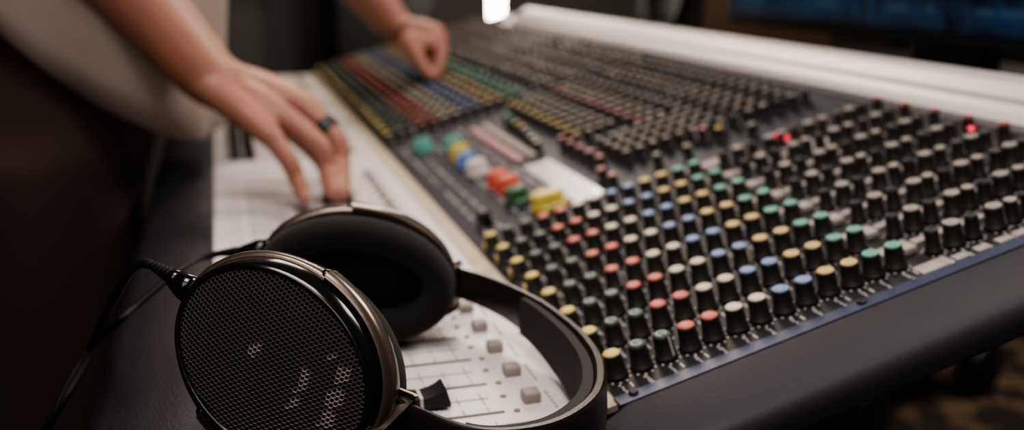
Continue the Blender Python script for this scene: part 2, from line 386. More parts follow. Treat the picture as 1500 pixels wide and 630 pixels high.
# printed legends round the knobs, one layer per panel
def is_gap(i): return i
ROWS = [('yellow', 0.0, 'w'), ('ring', 1.0, 'w'), ('ring', 2.0, 'w'), ('red', 3.0, 'w'), ('red', 4.0, 'w'), ('white', 5.0, 'w'), ('white', 6.0, 'w'), ('blue', 7.0, 'w'),
        ('blue', 8.0, 'w'), ('amber', 9.0, 'w'), ('amber', 10.0, 'w'), ('green', 11.0, 'w'), ('green', 12.0, 'w'),
        ('black', 13.78, 'n'), ('grey', 14.72, 'w'), ('black', 15.6, 'n'), ('grey', 16.72, 'w'), ('tan', 17.5, 'n'), ('black', 18.3, 'n'), ('grey', 19.25, 'w'), ('tan', 20.12, 'n'),
        ('dim', 21.1, 'n'), ('grey', 21.9, 'w'), ('dim', 22.7, 'n'), ('dullred', 23.75, 'n')]
FARROW = {'grey': 'tan', 'black': 'dim', 'dim': 'grey', 'tan': 'tan', 'dullred': 'grey', 'ring': 'ring'}
knobs = []                                                       # (X, s, colour, kind)
for j in range(8):
    for c, i, k in ROWS: knobs.append((j+random.uniform(-.015, .015), i*KP, c, k))
for j in range(24):
    for c, i, k in ROWS: knobs.append((20.6+j+0.35*(j//8), i*KP, FARROW.get(c, c), k))
# master section rows
for X in (8.15, 8.86): knobs.append((X, 8.2*KP, 'pink', 'n'))
for X in (9.87, 10.6, 11.3, 12.05, 12.78): knobs.append((X, 9.1*KP, 'pink', 'n'))
for q in range(11):
    X = 12.0+q*0.72
    for i, c in ((10.1, 'yellow'), (11.0, 'tan'), (11.8, 'tan'), (12.6, 'grey'), (14.0, 'pink'), (14.8, 'tan'), (15.6, 'tan')):
        if X > 12.4 or i > 13: knobs.append((X, i*KP, c, 'n'))
for q in range(17):
    X = 9.5+q*0.62
    for i, c in ((16.9, 'grey'), (17.9, 'dim'), (18.9, 'grey'), (19.9, 'tan'), (20.9, 'dim'), (21.9, 'grey'), (22.9, 'dim')): knobs.append((X, i*KP, c, 'n'))
for X in (9.6, 10.2, 10.8, 11.4):
    for i, c in ((10.6, 'grey'), (11.5, 'grey'), (12.4, 'tan'), (13.3, 'grey'), (14.2, 'grey'), (15.1, 'tan'), (16.0, 'grey')): knobs.append((X, i*KP, c, 'n'))
for X, i, c in ((8.9, 16.0, 'amber'), (9.3, 15.4, 'pink'), (8.35, 13.2, 'grey'), (8.5, 11.4, 'grey'), (8.3, 17.4, 'grey'), (14.6, 8.0, 'blue'), (15.3, 8.2, 'amber'), (16.1, 8.3, 'amber'), (13.9, 7.8, 'white'), (13.2, 7.6, 'white'), (16.9, 8.4, 'green'), (17.6, 8.5, 'green')):
    knobs.append((X, i*KP, c, 'n'))
mb = MB()
def leg(X, s, w, d, mi=0): mb.box(PN(X, s, PH+0.004), (w, 0, 0), Vector((0, -CT, ST))*d, Vector((0, ST, CT))*0.004, mi)
for X, s, c, k in knobs:
    if X < 8:
        for a in range(9):
            q = math.radians(-135+a*33.75); r = 0.235 if k == 'w' else 0.2
            leg(X+r*math.sin(q), s+r*math.cos(q)*0.85, 0.016, 0.016)
        for a in range(4): leg(X-0.52+a*0.075, s-0.07+random.uniform(-.01, .01), 0.016, random.uniform(0.015, 0.03), 0)
        if random.random() < 0.6: leg(X-0.38, s+0.08, 0.07, 0.012, 0)
    elif X > 20: leg(X-0.5, s, 0.04, 0.06, 0)
for j in range(8):
    leg(j-0.36, 13.05*KP, 0.15, 0.30, 1)
    for i in (14.2, 15.2, 16.2, 17.0, 18.8): leg(j-0.40, i*KP, 0.09, 0.13, 1)
mb.build('panel_legends', [m_white, m_btnlit], console)['kind'] = 'stuff'
mb = MB()                                                        # legends on the blue master panel
for q in range(44):
    X = 8.4+q*0.26
    for s in (0.18, 0.55, 1.15, 2.2):
        if random.random() < 0.75: leg(X, s, 0.05+0.05*random.random(), 0.03+0.02*random.random(), 0)
mb.build('panel_legends', [m_scale2], console)['kind'] = 'stuff'
# knob meshes ------------------------------------------------------------
def knob_body(w):
    mb = MB(); f = 1.0 if w == 'w' else 0.78
    mb.lathe([(0.188*f, 0.0), (0.188*f, 0.04), (0.172*f, 0.075), (0.164*f, 0.085, 0.06), (0.143*f, 0.37, 0.06), (0.138*f, 0.395, 0.02), (0.10*f, 0.40)], 28 if w == 'w' else 24, 0, True)
    # white pointer running down the side that faces the back of the console
    y0, y1 = -0.176*f, -0.128*f
    mb.add([(-0.02, -0.172*f, 0.05), (0.02, -0.172*f, 0.05), (0.018, y1-0.010, 0.39), (-0.018, y1-0.010, 0.39), (-0.02, -0.13*f, 0.05), (0.02, -0.13*f, 0.05), (0.018, -0.09*f, 0.39), (-0.018, -0.09*f, 0.39)],
           [(0, 1, 2, 3), (0, 3, 7, 4), (1, 5, 6, 2), (3, 2, 6, 7)], 1)
    return mb
def knob_cap(w, c):
    mb = MB(); f = 1.0 if w == 'w' else 0.78
    mb.lathe([(0.133*f, 0.385), (0.133*f, 0.41), (0.124*f, 0.42), (0.06*f, 0.425), (0.01, 0.426)], 24, 0, True)
    if c == 'ring':
        rr = []
        for a in range(17):
            q = math.radians(-60+a*18); rr.append([Vector((r*f*math.cos(q), r*f*math.sin(q), z)) for r, z in ((0.062, 0.424), (0.092, 0.422), (0.092, 0.431), (0.062, 0.433))])
        mb.rings(rr, 1, False)
        mb.box((0, -0.05*f, 0.43), (0.012, 0, 0), (0, 0.05*f, 0), (0, 0, 0.004), 1)
    return mb
body_me = {}; cap_me = {}
for w in 'wn': body_me[w] = knob_body(w).mesh('rotary_knob', [m_knob, m_white], False, U)
for c in CAPS:
    for w in 'wn': cap_me[(c, w)] = knob_cap(w, c).mesh('knob_cap', [m_cap[c], m_capring], False, U)
CAPWORD = dict(yellow='yellow-capped knob', ring='black knob with a pale ring on its cap', red='red-capped knob', white='cream-capped knob', blue='blue-capped knob', amber='amber-capped knob', green='green-capped knob',
               grey='grey-topped knob', dim='dark grey-topped knob', black='all-black knob', dullred='dull red-capped knob', pink='pink-capped knob', tan='pale-topped slim knob')
def shown(X, s):
    d = PN(X, s, 0)-CAM; z = d.dot(_fw); return z, 750+FPX*d.dot(_rt)/z, 315-FPX*d.dot(_up)/z
ranked = sorted(knobs, key=lambda k: (0 if (-10 < shown(k[0], k[1])[1] < 1510 and shown(k[0], k[1])[2] < 640) else 1, shown(k[0], k[1])[0]))
near, rest = ranked[:100], ranked[100:]
coff = M((22, 0, FZ))
for X, s, c, w in near:
    o = bpy.data.objects.new('rotary_knob', body_me[w]); COL.objects.link(o); o.parent = console
    o.location = M(PN(X, s, PH))-coff; o.rotation_euler = (Matrix.Rotation(-TILT, 3, 'X') @ Matrix.Rotation(random.gauss(0, 0.5), 3, 'Z')).to_euler()
    o['label'] = CAPWORD[c]
    q = bpy.data.objects.new('knob_cap', cap_me[(c, w)]); COL.objects.link(q); q.parent = o
mb = MB(); cl = list(CAPS)
bodies = {w: knob_body(w) for w in 'wn'}; caps = {(c, w): knob_cap(w, c) for c in CAPS for w in 'wn'}
for X, s, c, w in rest:
    R = Matrix.Rotation(-TILT, 3, 'X') @ Matrix.Rotation(random.gauss(0, 0.5), 3, 'Z'); p = PN(X, s, PH)
    for src, off in ((bodies[w], 0), (caps[(c, w)], 2+cl.index(c))):
        o = len(mb.v); mb.v += [tuple(p + R @ Vector(v)) for v in src.v]
        mb.f += [[i+o for i in f] for f in src.f]; mb.sm += src.sm
        mb.m += [(mi if off == 0 else (off if mi == 0 else 2+len(cl))) for mi in src.m]
o = mb.build('rotary_knobs', [m_knob, m_white]+[m_cap[c] for c in cl]+[m_capring], console); o['kind'] = 'stuff'; o['label'] = 'hundreds of further knobs across the console'
# push buttons ------------------------------------------------------------
def button(p, sx, sy, h, m, up=None, label=None):
    mb = MB(); up = up or Vector((0, 0, 1)); yy = Vector((0, up.z, -up.y))
    mb.bevbox(Vector(p)+up*h/2, (sx, 0, 0), yy*sy, up*h/2, min(sx, sy)*0.3)
    o = mb.build('push_button', m, console, angle=35)
    if label: o['label'] = label
    return o
NUP = Vector((0, ST, CT))
for x in chan:
    button((x-0.02, 1.27, ZF), 0.13, 0.13, 0.17, m_btn)
for j in range(8):
    button(PN(j+0.30, 13.1*KP, PH), 0.12, 0.12, 0.15, m_btnlit, NUP)
    button(PN(j+0.22, -0.11, PH), 0.06, 0.06, 0.16, m_yelbtn, NUP, 'small yellow push button')
for q in range(10):
    for r_ in (0, 1):
        button(PN(13.2+q*0.56, 2.5+r_*0.4, PH), 0.17, 0.13, 0.14, m_pinkbtn if r_ == 0 else m_btnlit, NUP)
# indicator lights on the fader panel, and red ones on the knob field
def lamp(p, r, m, up=Vector((0, 0, 1)), name='indicator_light', label=None):
    mb = MB(); mb.ball(p, (r, r, r*0.7), 0, 2); o = mb.build(name, m, console)
    if label: o['label'] = label
for x in chan[:17]:
    lamp((x-0.30, 1.56, ZF), 0.055, m_led); lamp((x-0.78, 1.62, ZF), 0.055, m_led)
lamp(PN(7.25, 17.5*KP, PH+0.25), 0.11, m_ledred, label='red light glowing'); lamp(PN(6.98, 17.6*KP, PH+0.25), 0.11, m_ledred, label='red light glowing')
lamp(PN(3.60, 23.1*KP, PH+0.3), 0.07, m_ledred, label='red light glowing')
# white tape and meter strip on the master section
mb = MB(); mb.bevbox(PN(10.2, 2.75, PH+0.02), (2.1, 0, 0), Vector((0, -CT, ST))*0.36, NUP*0.03, 0.02); mb.build('label_tape', m_tape, console)['label'] = 'glossy white tape strip'
mb = MB(); mb.bevbox(PN(6.5, 18.4*KP, PH+0.02), (0.42, 0, 0), Vector((0, -CT, ST))*0.5, NUP*0.02, 0.02); mb.build('label_tape', m_scale2, console)['label'] = 'pale tape patch'
mb = MB(); mb.bevbox(PN(7.6, 13.2*KP, PH+0.02), (0.25, 0, 0), Vector((0, -CT, ST))*0.45, NUP*0.02, 0.02); mb.build('label_tape', m_btn, console)['label'] = 'grey tape patch'
# big coloured knobs of the master section
BIG = [((617, 208), (0.10, 0.34, 0.28), 'green'), ((662, 206), (0.10, 0.34, 0.28), 'green'), ((672, 218), (0.62, 0.46, 0.08), 'yellow'), ((682, 229), (0.12, 0.24, 0.50), 'blue'), ((697, 240), (0.62, 0.58, 0.54), 'white'),
       ((728, 256), (0.62, 0.10, 0.06), 'red'), ((742, 264), (0.62, 0.10, 0.06), 'red'), ((755, 280), (0.03, 0.09, 0.04), 'dark green'), ((794, 288), (0.66, 0.50, 0.05), 'yellow'), ((808, 284), (0.66, 0.50, 0.05), 'yellow')]
for (px, py), c, nm in BIG:
    d = ray(px, py); n = NUP; k = (PH+0.3-CAM.dot(n))/d.dot(n); p = CAM+d*k; p = p-n*0.3
    mb = MB(); mb.lathe([(0.34, 0), (0.34, 0.10), (0.30, 0.14), (0.28, 0.36, 0.05), (0.25, 0.40), (0.05, 0.41)], 28)
    R = Matrix.Rotation(-TILT, 3, 'X'); mb.v = [tuple(p+R @ Vector(v)) for v in mb.v]
    o = mb.build('master_knob', mat('master '+nm, c, 0.35), console, angle=35); o['label'] = 'large '+nm+' knob'
mb = MB(); p = PN(8.85, 0.3, PH); mb.lathe([(0.2, 0), (0.2, 0.2), (0.15, 0.3), (0.03, 0.31)], 20); R = Matrix.Rotation(-TILT, 3, 'X'); mb.v = [tuple(p+R @ Vector(v)) for v in mb.v]
mb.build('master_knob', mat('gloss black', (0.01, 0.01, 0.01), 0.15), console, angle=35)['label'] = 'glossy black knob'
# faders
def fader(x, y):
    mb = MB(); L = 0.42; n = 15; rings = []
    for a in range(n):
        t_ = -1+2*a/(n-1); yv = y+t_*L
        h = 0.20+0.17*abs(t_)**2.2; h -= 0.16*max(0, (abs(t_)-0.86)/0.14)
        if abs(t_) > 0.99: h = 0.12
        w = 0.21 - 0.03*(1-abs(t_))
        rings.append([Vector((x-w*1.12, yv, ZF+0.05)), Vector((x-w, yv, ZF+h)), Vector((x+w, yv, ZF+h)), Vector((x+w*1.12, yv, ZF+0.05))])
    mb.rings(rings, 0, True); o = mb.build('fader_cap', m_knob, console, angle=30)
    mb = MB(); rings = []
    for dy in (-0.022, 0.022): rings.append([Vector((x-0.215, y+dy, ZF+0.05)), Vector((x-0.185, y+dy, ZF+0.208)), Vector((x+0.185, y+dy, ZF+0.208)), Vector((x+0.215, y+dy, ZF+0.05))])
    mb.rings(rings, 0, False); mb.build('cap_line', m_white, o)
    mb = MB(); mb.box((x, y, ZF+0.03), (0.03, 0, 0), (0, 0.12, 0), (0, 0, 0.05)); mb.build('fader_stem', m_alu, o)
for x in chan:
    if 8.5 < x < 13 or 14 < x < 17: continue
    y = {0.0: 4.3, 1.0: 4.4, 2.0: 4.0, 3.0: 4.8, 4.0: 4.75, 5.0: 4.2}.get(x, 4.85 if x < 30 and x > 20 else random.uniform(3.5, 4.6))
    if x == 1.0: y = 4.5
    if abs(x-0.0) < .01: y = 4.45
    if abs(x-13.55) < .01: y = 2.55
    if abs(x-12.65) < .01: y = 3.6
    if 7.5 < x < 12.5: y = 4.0
    if x == 0.0: y = 2.88
    fader(x-0.28 if x != 0.0 else x+0.22-0.0, y)

# ============================================================ HEADPHONES
m_bronze = mat('bronze flake lacquer', (0.14, 0.108, 0.088), 0.30, metal=0.75, noise=0.35, nscale=900, coat=0.35, spec=0.5)
m_gloss = mat('black gloss plastic', (0.006, 0.006, 0.006), 0.14)
m_grille = mat('grille metal', (0.16, 0.135, 0.118), 0.40, metal=0.6)
m_glint = mat('worn grille metal', (0.34, 0.29, 0.27), 0.5, metal=0.3)  # paler tone for the reflections painted into the grille
m_foam = mat('black foam', (0.004, 0.004, 0.004), 0.95, bump=0.3, bscale=900)
m_velour = mat('black velour', (0.0055, 0.005, 0.005), 0.98, sheen=0.06, noise=0.3, nscale=300, bump=0.6, bscale=1600)
m_cush = mat('headband cushion', (0.022, 0.018, 0.017), 0.75, noise=0.2, nscale=200, bump=0.35, bscale=1200)
m_cable = mat('cable rubber', (0.004, 0.0035, 0.0035), 0.6, spec=0.2)
hp = thing('headphones', 'black and bronze open-back headphones lying on the white fader panel', 'headphones', M((0.9, 3.2, -0.6)))
AL, BS = 1.42, 1.07             # half long and half short axis of a cup (U)
def frame_of(n_out, dir_img):
    z = Vector(n_out).normalized(); d = _rt*dir_img[0]-_up*dir_img[1]
    x = (d-z*d.dot(z)).normalized(); y = z.cross(x)
    return x, y, z
def cup(center, n_out, dir_img, flip, pivot_a, AL=AL, BS=BS, grille=True):
    x, y, z = frame_of(n_out, dir_img); c = Vector(center)
    sy = flip
    L = lambda a, b_, h: c+x*a+y*(b_*sy)+z*h
    N = 72
    def el(fa, h, da=0.0, N=N): return [L((AL*fa+da)*math.cos(q), (BS*fa+da)*math.sin(q), h) for q in [2*math.pi*i/N for i in range(N)]]
    SH = 0.05; BG = BS-0.05
    def eg(h, da): return [L((AL+da)*math.cos(q), (BG+da)*math.sin(q)-SH, h) for q in [2*math.pi*i/N for i in range(N)]]
    # black housing behind the grille
    mb = MB(); mb.rings([el(1.0, 0.02, -0.12), el(1.0, 0.10, -0.10), el(1.0, -0.02, -0.05), el(1.0, -0.16, -0.10), el(1.0, -0.42, -0.22), el(1.0, -0.58, -0.30), el(1.0, -0.60, -0.40)], 0, True)
    hs = mb.build('cup_housing', m_gloss, hp, angle=50)
    # glossy bezel round the grille
    mb = MB(); mb.rings([eg(0.14, -0.11), eg(0.185, -0.085), eg(0.185, -0.055), eg(0.15, -0.02), el(1, 0.05, 0.0), el(1, -0.10, 0.01), el(1, -0.12, -0.06), eg(0.02, -0.11)], 0, True, loop=True); mb.build('bezel', m_gloss, hs)
    # domed foam and perforated metal
    DOME = 0.17
    dz = lambda u, v: 0.15+DOME*max(0.0, 1-(u/(AL-0.08))**2-((v+SH)/(BG-0.08))**2)**0.85
    mb = MB(); R = []
    for k in range(1, 13):
        f = k/12
        R.append([L((AL-0.10)*f*math.cos(q), (BG-0.10)*f*math.sin(q)-SH, dz((AL-0.10)*f*math.cos(q), (BG-0.10)*f*math.sin(q)-SH)-0.035) for q in [2*math.pi*i/48 for i in range(48)]])
    mb.rings(R, 0, True, cap1=False); mb.build('foam_liner', m_foam, hs)
    if grille:
        flecks = []  # smudges of reflected light, painted in as paler hexes
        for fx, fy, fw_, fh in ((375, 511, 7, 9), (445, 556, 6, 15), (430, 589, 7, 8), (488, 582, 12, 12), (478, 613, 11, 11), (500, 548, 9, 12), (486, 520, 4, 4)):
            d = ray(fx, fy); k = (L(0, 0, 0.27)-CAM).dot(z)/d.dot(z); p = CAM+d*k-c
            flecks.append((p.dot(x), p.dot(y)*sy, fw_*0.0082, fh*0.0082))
        mb = MB(); cell = 0.033; pitch = cell*math.sqrt(3); wall = 0.70; vs = {}; fs = []; fm = []
        vl = []
        def vid(u, v, key):
            if key not in vs: vs[key] = len(vl); vl.append((u, v))
            return vs[key]
        row = 0; vv = -BS
        ny = int(BS/(cell*1.5))+1; nx = int(AL/pitch)+1
        for ry in range(-ny, ny+1):
            for rx in range(-nx, nx+1):
                u0 = rx*pitch+(ry % 2)*pitch/2; v0 = ry*cell*1.5
                if (u0/(AL-0.09))**2+((v0+SH)/(BG-0.09))**2 > 1: continue
                out, inn = [], []
                for k in range(6):
                    q = math.radians(30+60*k); uu, v_ = u0+cell*math.cos(q), v0+cell*math.sin(q)
                    out.append(vid(uu, v_, ('o', round(uu, 3), round(v_, 3))))
                    inn.append(vid(u0+cell*wall*math.cos(q), v0+cell*wall*math.sin(q), ('i', rx, ry, k)))
                glint = False
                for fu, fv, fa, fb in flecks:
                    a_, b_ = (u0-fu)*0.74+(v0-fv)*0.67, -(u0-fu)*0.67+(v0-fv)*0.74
                    glint = glint or (abs(a_-b_*0.35) < fa and abs(b_) < fb)
                for k in range(6): fs.append((out[k], out[(k+1) % 6], inn[(k+1) % 6], inn[k])); fm.append(1 if glint else 0)
        pts = []
        for (key, i) in sorted(vs.items(), key=lambda t_: t_[1]):
            u, v = vl[i]; pts.append(L(u, v, dz(u, v)-(0.012 if key[0] == 'i' else 0.0)))
        mb.add(pts, fs, 0, False); mb.m = fm
        mb.build('grille', [m_grille, m_glint], hs)
    # bronze frame ring
    mb = MB(); mb.rings([el(1, -0.25, -0.02), el(1, -0.22, 0.07), el(1, -0.13, 0.105), el(1, -0.03, 0.075), el(1, 0.0, 0.02), el(1, -0.04, -0.05), el(1, -0.2, -0.10)], 0, True, loop=True)
    rg = mb.build('frame_ring', m_bronze, hp)
    # yoke: bronze arms from the two pivots round the headband end
    mb = MB(); R = []; n = 46
    for i in range(n):
        q = pivot_a*(1-2*i/(n-1)); e = abs(1-2*i/(n-1)); w = 0.12+0.05*(1-e)
        o_ = 0.0; d = Vector((math.cos(q), math.sin(q)))
        pa = lambda da, h: L((AL+da)*d.x, (BS+da)*d.y, h)
        R.append([pa(o_+0.005, 0.0), pa(o_+0.04, 0.06), pa(o_+0.10, 0.05), pa(o_+0.155, -0.04), pa(o_+0.165, -0.22-0.08*(1-e)), pa(o_+0.12, -0.34-0.12*(1-e)), pa(o_+0.03, -0.34-0.12*(1-e)), pa(o_, -0.2)])
    mb.rings(R, 0, True); yk = mb.build('yoke', m_bronze, hp, angle=60)
    for sg in (-1, 1):
        q = sg*(pivot_a+0.02); d = Vector((math.cos(q), math.sin(q)))
        mb = MB(); mb.ball(L((AL+0.06)*d.x, (BS+0.06)*d.y, -0.09), 0.085); mb.build('pivot', m_gloss, yk)
    # velour ear pad and the baffle inside it
    mb = MB(); R = []
    for da, h in ((-0.06, -0.52), (0.04, -0.60), (0.10, -0.78), (0.08, -1.0), (-0.02, -1.14), (-0.18, -1.19), (-0.34, -1.13), (-0.44, -0.98), (-0.45, -0.75), (-0.40, -0.58)): R.append(el(1, h, da))
    mb.rings(R, 0, True, loop=True); pad = mb.build('ear_pad', m_velour, hp)
    mb = MB(); mb.rings([el(1, -0.6, -0.38), el(0.5, -0.63, -0.2)], 0, True); mb.build('driver_cover', m_foam, pad)
    # cable plug at the end away from the headband
    qp = math.pi+0.14
    a0 = L((AL+0.0)*math.cos(qp), (BS)*math.sin(qp), -0.22); ax = (x*math.cos(qp)+y*sy*math.sin(qp)*0.6).normalized()
    return dict(L=L, x=x, y=y*sy, z=z, plug=a0, ax=ax, pad=pad)
def plug(a0, a1, b0, e):
    mb = MB(); mb.tube([a0, a0.lerp(a1, 0.45), a1], [0.19, 0.18, 0.135], 14, 0, 1); mb.ball(a1, 0.13); pl = mb.build('cable_plug', m_gloss, hp)
    mb = MB(); d = (e-b0).normalized()
    for i in range(5):
        p = b0.lerp(e, i/4.6); mb.tube([p-d*0.028, p+d*0.028], [0.095-0.008*i, 0.09-0.008*i], 12, 0, 1)
    mb.tube([a1, b0, e], [0.07, 0.06, 0.05], 10, 0, 1); mb.build('strain_relief', m_cable, pl)
    return e
NC = at(408, 526, 11.85)
near_cup = cup(NC, (-0.83, 0.37, 0.40), (0.74, 0.67), 1, math.radians(100))
FP = at(524, 418, 15.9)
fn = Vector((0.97, -0.15, 0.0)).normalized()
far_cup = cup(FP+fn*1.10, fn, (0.975, 0.20), 1, math.radians(100), 1.52, 0.97)
k1 = (near_cup['plug']-CAM).dot(_fw); k2 = (far_cup['plug']-CAM).dot(_fw)
e1 = plug(at(284, 428, k1), at(257, 409, k1), at(246, 402, k1), at(222, 388, k1))
e2 = plug(far_cup['plug'], at(356, 371, k2), at(346, 369, k2), at(322, 371, k2))
# headband: inner top edge, thickness, height of the band
HB = [((3.40, 2.05, 0.55), 0.12, 0.50), ((2.95, 1.55, 0.50), 0.16, 0.56), ((2.3, 1.16, 0.46), 0.20, 0.62), ((1.38, 0.90, 0.45), 0.26, 0.74), ((0.55, 0.79, 0.43), 0.30, 0.88), ((-0.2, 0.78, 0.42), 0.34, 0.99),
      ((-0.98, 0.88, 0.38), 0.36, 0.96), ((-1.75, 1.22, 0.33), 0.36, 0.88), ((-2.25, 1.85, 0.30), 0.32, 0.80), ((-2.3, 2.6, 0.33), 0.25, 0.72), ((-1.98, 3.25, 0.50), 0.16, 0.62), ((-1.75, 3.6, 0.62), 0.13, 0.55)]
def band(i0, i1, inner, outer, zt, zb, m, name, parent=hp, round_=0.05, sub=8):
    P, T = spline([h[0] for h in HB], [h[1] for h in HB], sub); _, Hh = spline([h[0] for h in HB], [h[2] for h in HB], sub)
    mb = MB(); R = []
    a, b_ = int(i0*sub), int(i1*sub)
    for i in range(a, b_+1):
        t_ = (P[min(i+1, len(P)-1)]-P[max(i-1, 0)]); t_.z = 0; t_.normalize(); nrm = Vector((-t_.y, t_.x, 0))   # outward? fix sign below
        cen = Vector((0.6, 3.0, 0))
        if nrm.dot(Vector((P[i].x, P[i].y, 0))-cen) < 0: nrm = -nrm
        th, hh = T[i], Hh[i]
        f = 1.0
        pt = lambda u, w: P[i]+nrm*(th*u)+Vector((0, 0, -hh*w))
        R.append([pt(inner, zt+round_), pt(inner+0.1, zt), pt(outer-0.12, zt), pt(outer, zt+round_*1.3), pt(outer+0.06, (zt+zb)/2), pt(outer, zb-round_*1.3), pt(outer-0.12, zb), pt(inner+0.1, zb), pt(inner, zb-round_), pt(inner-0.05, (zt+zb)/2)])
    mb.rings(R, 0, True); return mb.build(name, m, parent, angle=50)
hb = band(0.0, 11, 0.55, 1.0, 0.0, 1.0, mat('headband plastic', (0.016, 0.013, 0.012), 0.32, bump=0.08, bscale=900), 'headband')
band(2.75, 9.35, 0.0, 0.62, 0.06, 0.94, m_cush, 'cushion', hb, 0.08)
# sliders joining the yokes to the band
def slider(cd, p_band, dirv, nm='slider'):
    a = cd['L'](AL+0.12, 0.0, -0.15)
    mid = (a+p_band)/2+Vector((0, 0, -0.10))
    mb = MB(); t_ = (p_band-a); ln = t_.length; t_.normalize(); up = Vector((0, 0, 1)); up = (up-t_*up.dot(t_)).normalized(); sd = t_.cross(up)
    mb.bevbox(mid, t_*(ln/2+0.12), sd*0.16, up*0.38, 0.08); mb.build(nm, m_bronze, hp, angle=35)
slider(near_cup, Vector((-1.80, 3.45, 0.28)), None); slider(far_cup, Vector((3.35, 2.0, 0.30)), None)
# cables
def c_at(x, y, z): return atz(x, y, z)
cab = MB(); cab.tube([e1, at(205, 386, k1+0.1), at(187, 402, k1+0.3), at(171, 430, 12.9), at(151, 468, 13.4), atz(133, 509, -0.30), atz(103, 557, -0.46), atz(78, 610, -0.8), atz(50, 660, -1.6), atz(35, 700, -4)], 0.062, 10, 0, 6)
cab.build('cable', m_cable, hp)
cab = MB(); cab.tube([e2, at(292, 380, k2-0.2), at(265, 395, 15.0), at(241, 413, 14.6), at(199, 449, 14.1), at(170, 474, 13.8), atz(145, 496, -0.36), atz(120, 540, -0.38), atz(92, 590, -0.62), atz(64, 640, -1.4), atz(45, 700, -4)], 0.055, 10, 0, 6)
cab.build('cable', m_cable, hp)

# ============================================================ PERSON
m_skin = mat('skin', (0.34, 0.150, 0.098), 0.5, noise=0.18, nscale=30, sss=0.12, bump=0.10, bscale=250)
m_shirt = mat('cream shirt', (0.25, 0.198, 0.170), 0.9, noise=0.08, nscale=20, sheen=0.1, bump=0.2, bscale=900)
m_trouser = mat('dark brown trousers', (0.030, 0.014, 0.010), 0.9, noise=0.3, nscale=12, bump=0.2, bscale=900)
m_hair = mat('dark hair', (0.02, 0.013, 0.009), 0.6)
person = thing('person', 'person in cream shirt and dark trousers leaning over the console, working its controls', 'person', M((19, 11, FZ)))
B = MB()
def hand(wr, kn, pip, dip, tip, thumb, s=1.0):
    wr = Vector(wr)
    side = (kn[3]-kn[0]).normalized()
    for i in range(4):
        w0 = wr+side*(i-1.5)*0.28*s
        B.tube([w0, w0.lerp(kn[i], 0.55)+Vector((0, 0, 0.06)), kn[i]], [0.46*s, 0.42*s, 0.315*s], 12, 0, 4)
        B.ball(kn[i]+Vector((0, 0, 0.03)), 0.32*s)
        r = (0.27, 0.285, 0.28, 0.25)[i]*s
        B.tube([kn[i], pip[i], dip[i], tip[i]], [r*1.16, r*1.08, r*0.95, r*0.82], 12, 0, 5)
        B.ball(tip[i], r*0.82); B.ball(pip[i], r*1.08)
    B.tube(thumb, [0.48*s, 0.38*s, 0.29*s, 0.23*s], 12, 0, 4); B.ball(thumb[-1], 0.23*s); B.tube([thumb[0], (thumb[1]+kn[0])/2, kn[0]], [0.45*s, 0.4*s, 0.3*s], 12, 0, 3)
# near (right) hand: index, middle, ring, little
rw = at(312, 116, 26.3)
kn = [at(452, 152, 27.3), at(446, 156, 26.7), at(424, 176, 25.9), at(398, 201, 25.3)]
pip = [at(484, 196, 27.3), at(492, 201, 26.5), at(468, 214, 25.8), at(424, 238, 25.3)]
tip = [atz(497, 279, -0.12), atz(501, 284, -0.10), atz(486, 282, -0.05), atz(445, 289, -0.05)]
dip = [at(494, 240, 27.0), at(500, 245, 26.4), at(480, 252, 25.9), at(437, 268, 25.5)]
thumb = [at(365, 150, 27.2), at(428, 188, 27.6), at(470, 232, 27.5), at(488, 272, 27.2)]
hand(rw, kn, pip, dip, tip, thumb)
relb = at(40, -175, 24.6)
B.tube([rw.lerp(kn[1], 0.35), rw, rw.lerp(relb, 0.30), rw.lerp(relb, 0.62), relb], [0.62, 0.80, 0.95, 1.2, 1.2], 18, 0, 5)
B.ball(rw+Vector((-0.25, 0.1, 0.35)), 0.30)
rsh = Vector((13.9, 6.6, 15.6)); B.tube([relb, relb.lerp(rsh, .5), rsh], [1.15, 1.45, 1.7], 16); B.ball(relb, 1.15)
# far (left) hand pinching a knob
lw = at(580, 38, 43.2)
kn = [at(641, 50, 42.6), at(642, 46, 43.3), at(638, 45, 44.0), at(630, 48, 44.6)]
pip = [at(645, 78, 42.0), at(648, 74, 42.9), at(640, 74, 43.8), at(630, 74, 44.6)]
dip = [at(643, 98, 41.7), at(634, 92, 42.5), at(622, 92, 43.6), at(614, 90, 44.4)]
tip = [at(639, 112, 41.6), at(622, 92, 42.3), at(610, 88, 43.4), at(604, 84, 44.2)]
thumb = [at(592, 56, 42.3), at(608, 80, 41.8), at(620, 98, 41.5), at(631, 112, 41.3)]
hand(lw, kn, pip, dip, tip, thumb, 0.98)
lelb = at(432, -135, 41.0)
B.tube([lw.lerp(kn[1], 0.1), lw, lw.lerp(lelb, 0.3), lw.lerp(lelb, 0.62), lelb], [0.60, 0.74, 0.98, 1.2, 1.2], 18, 0, 5)
lsh = Vector((24.2, 4.9, 15.2)); B.tube([lelb, lelb.lerp(lsh, .5), lsh], [1.15, 1.45, 1.7], 16); B.ball(lelb, 1.15)
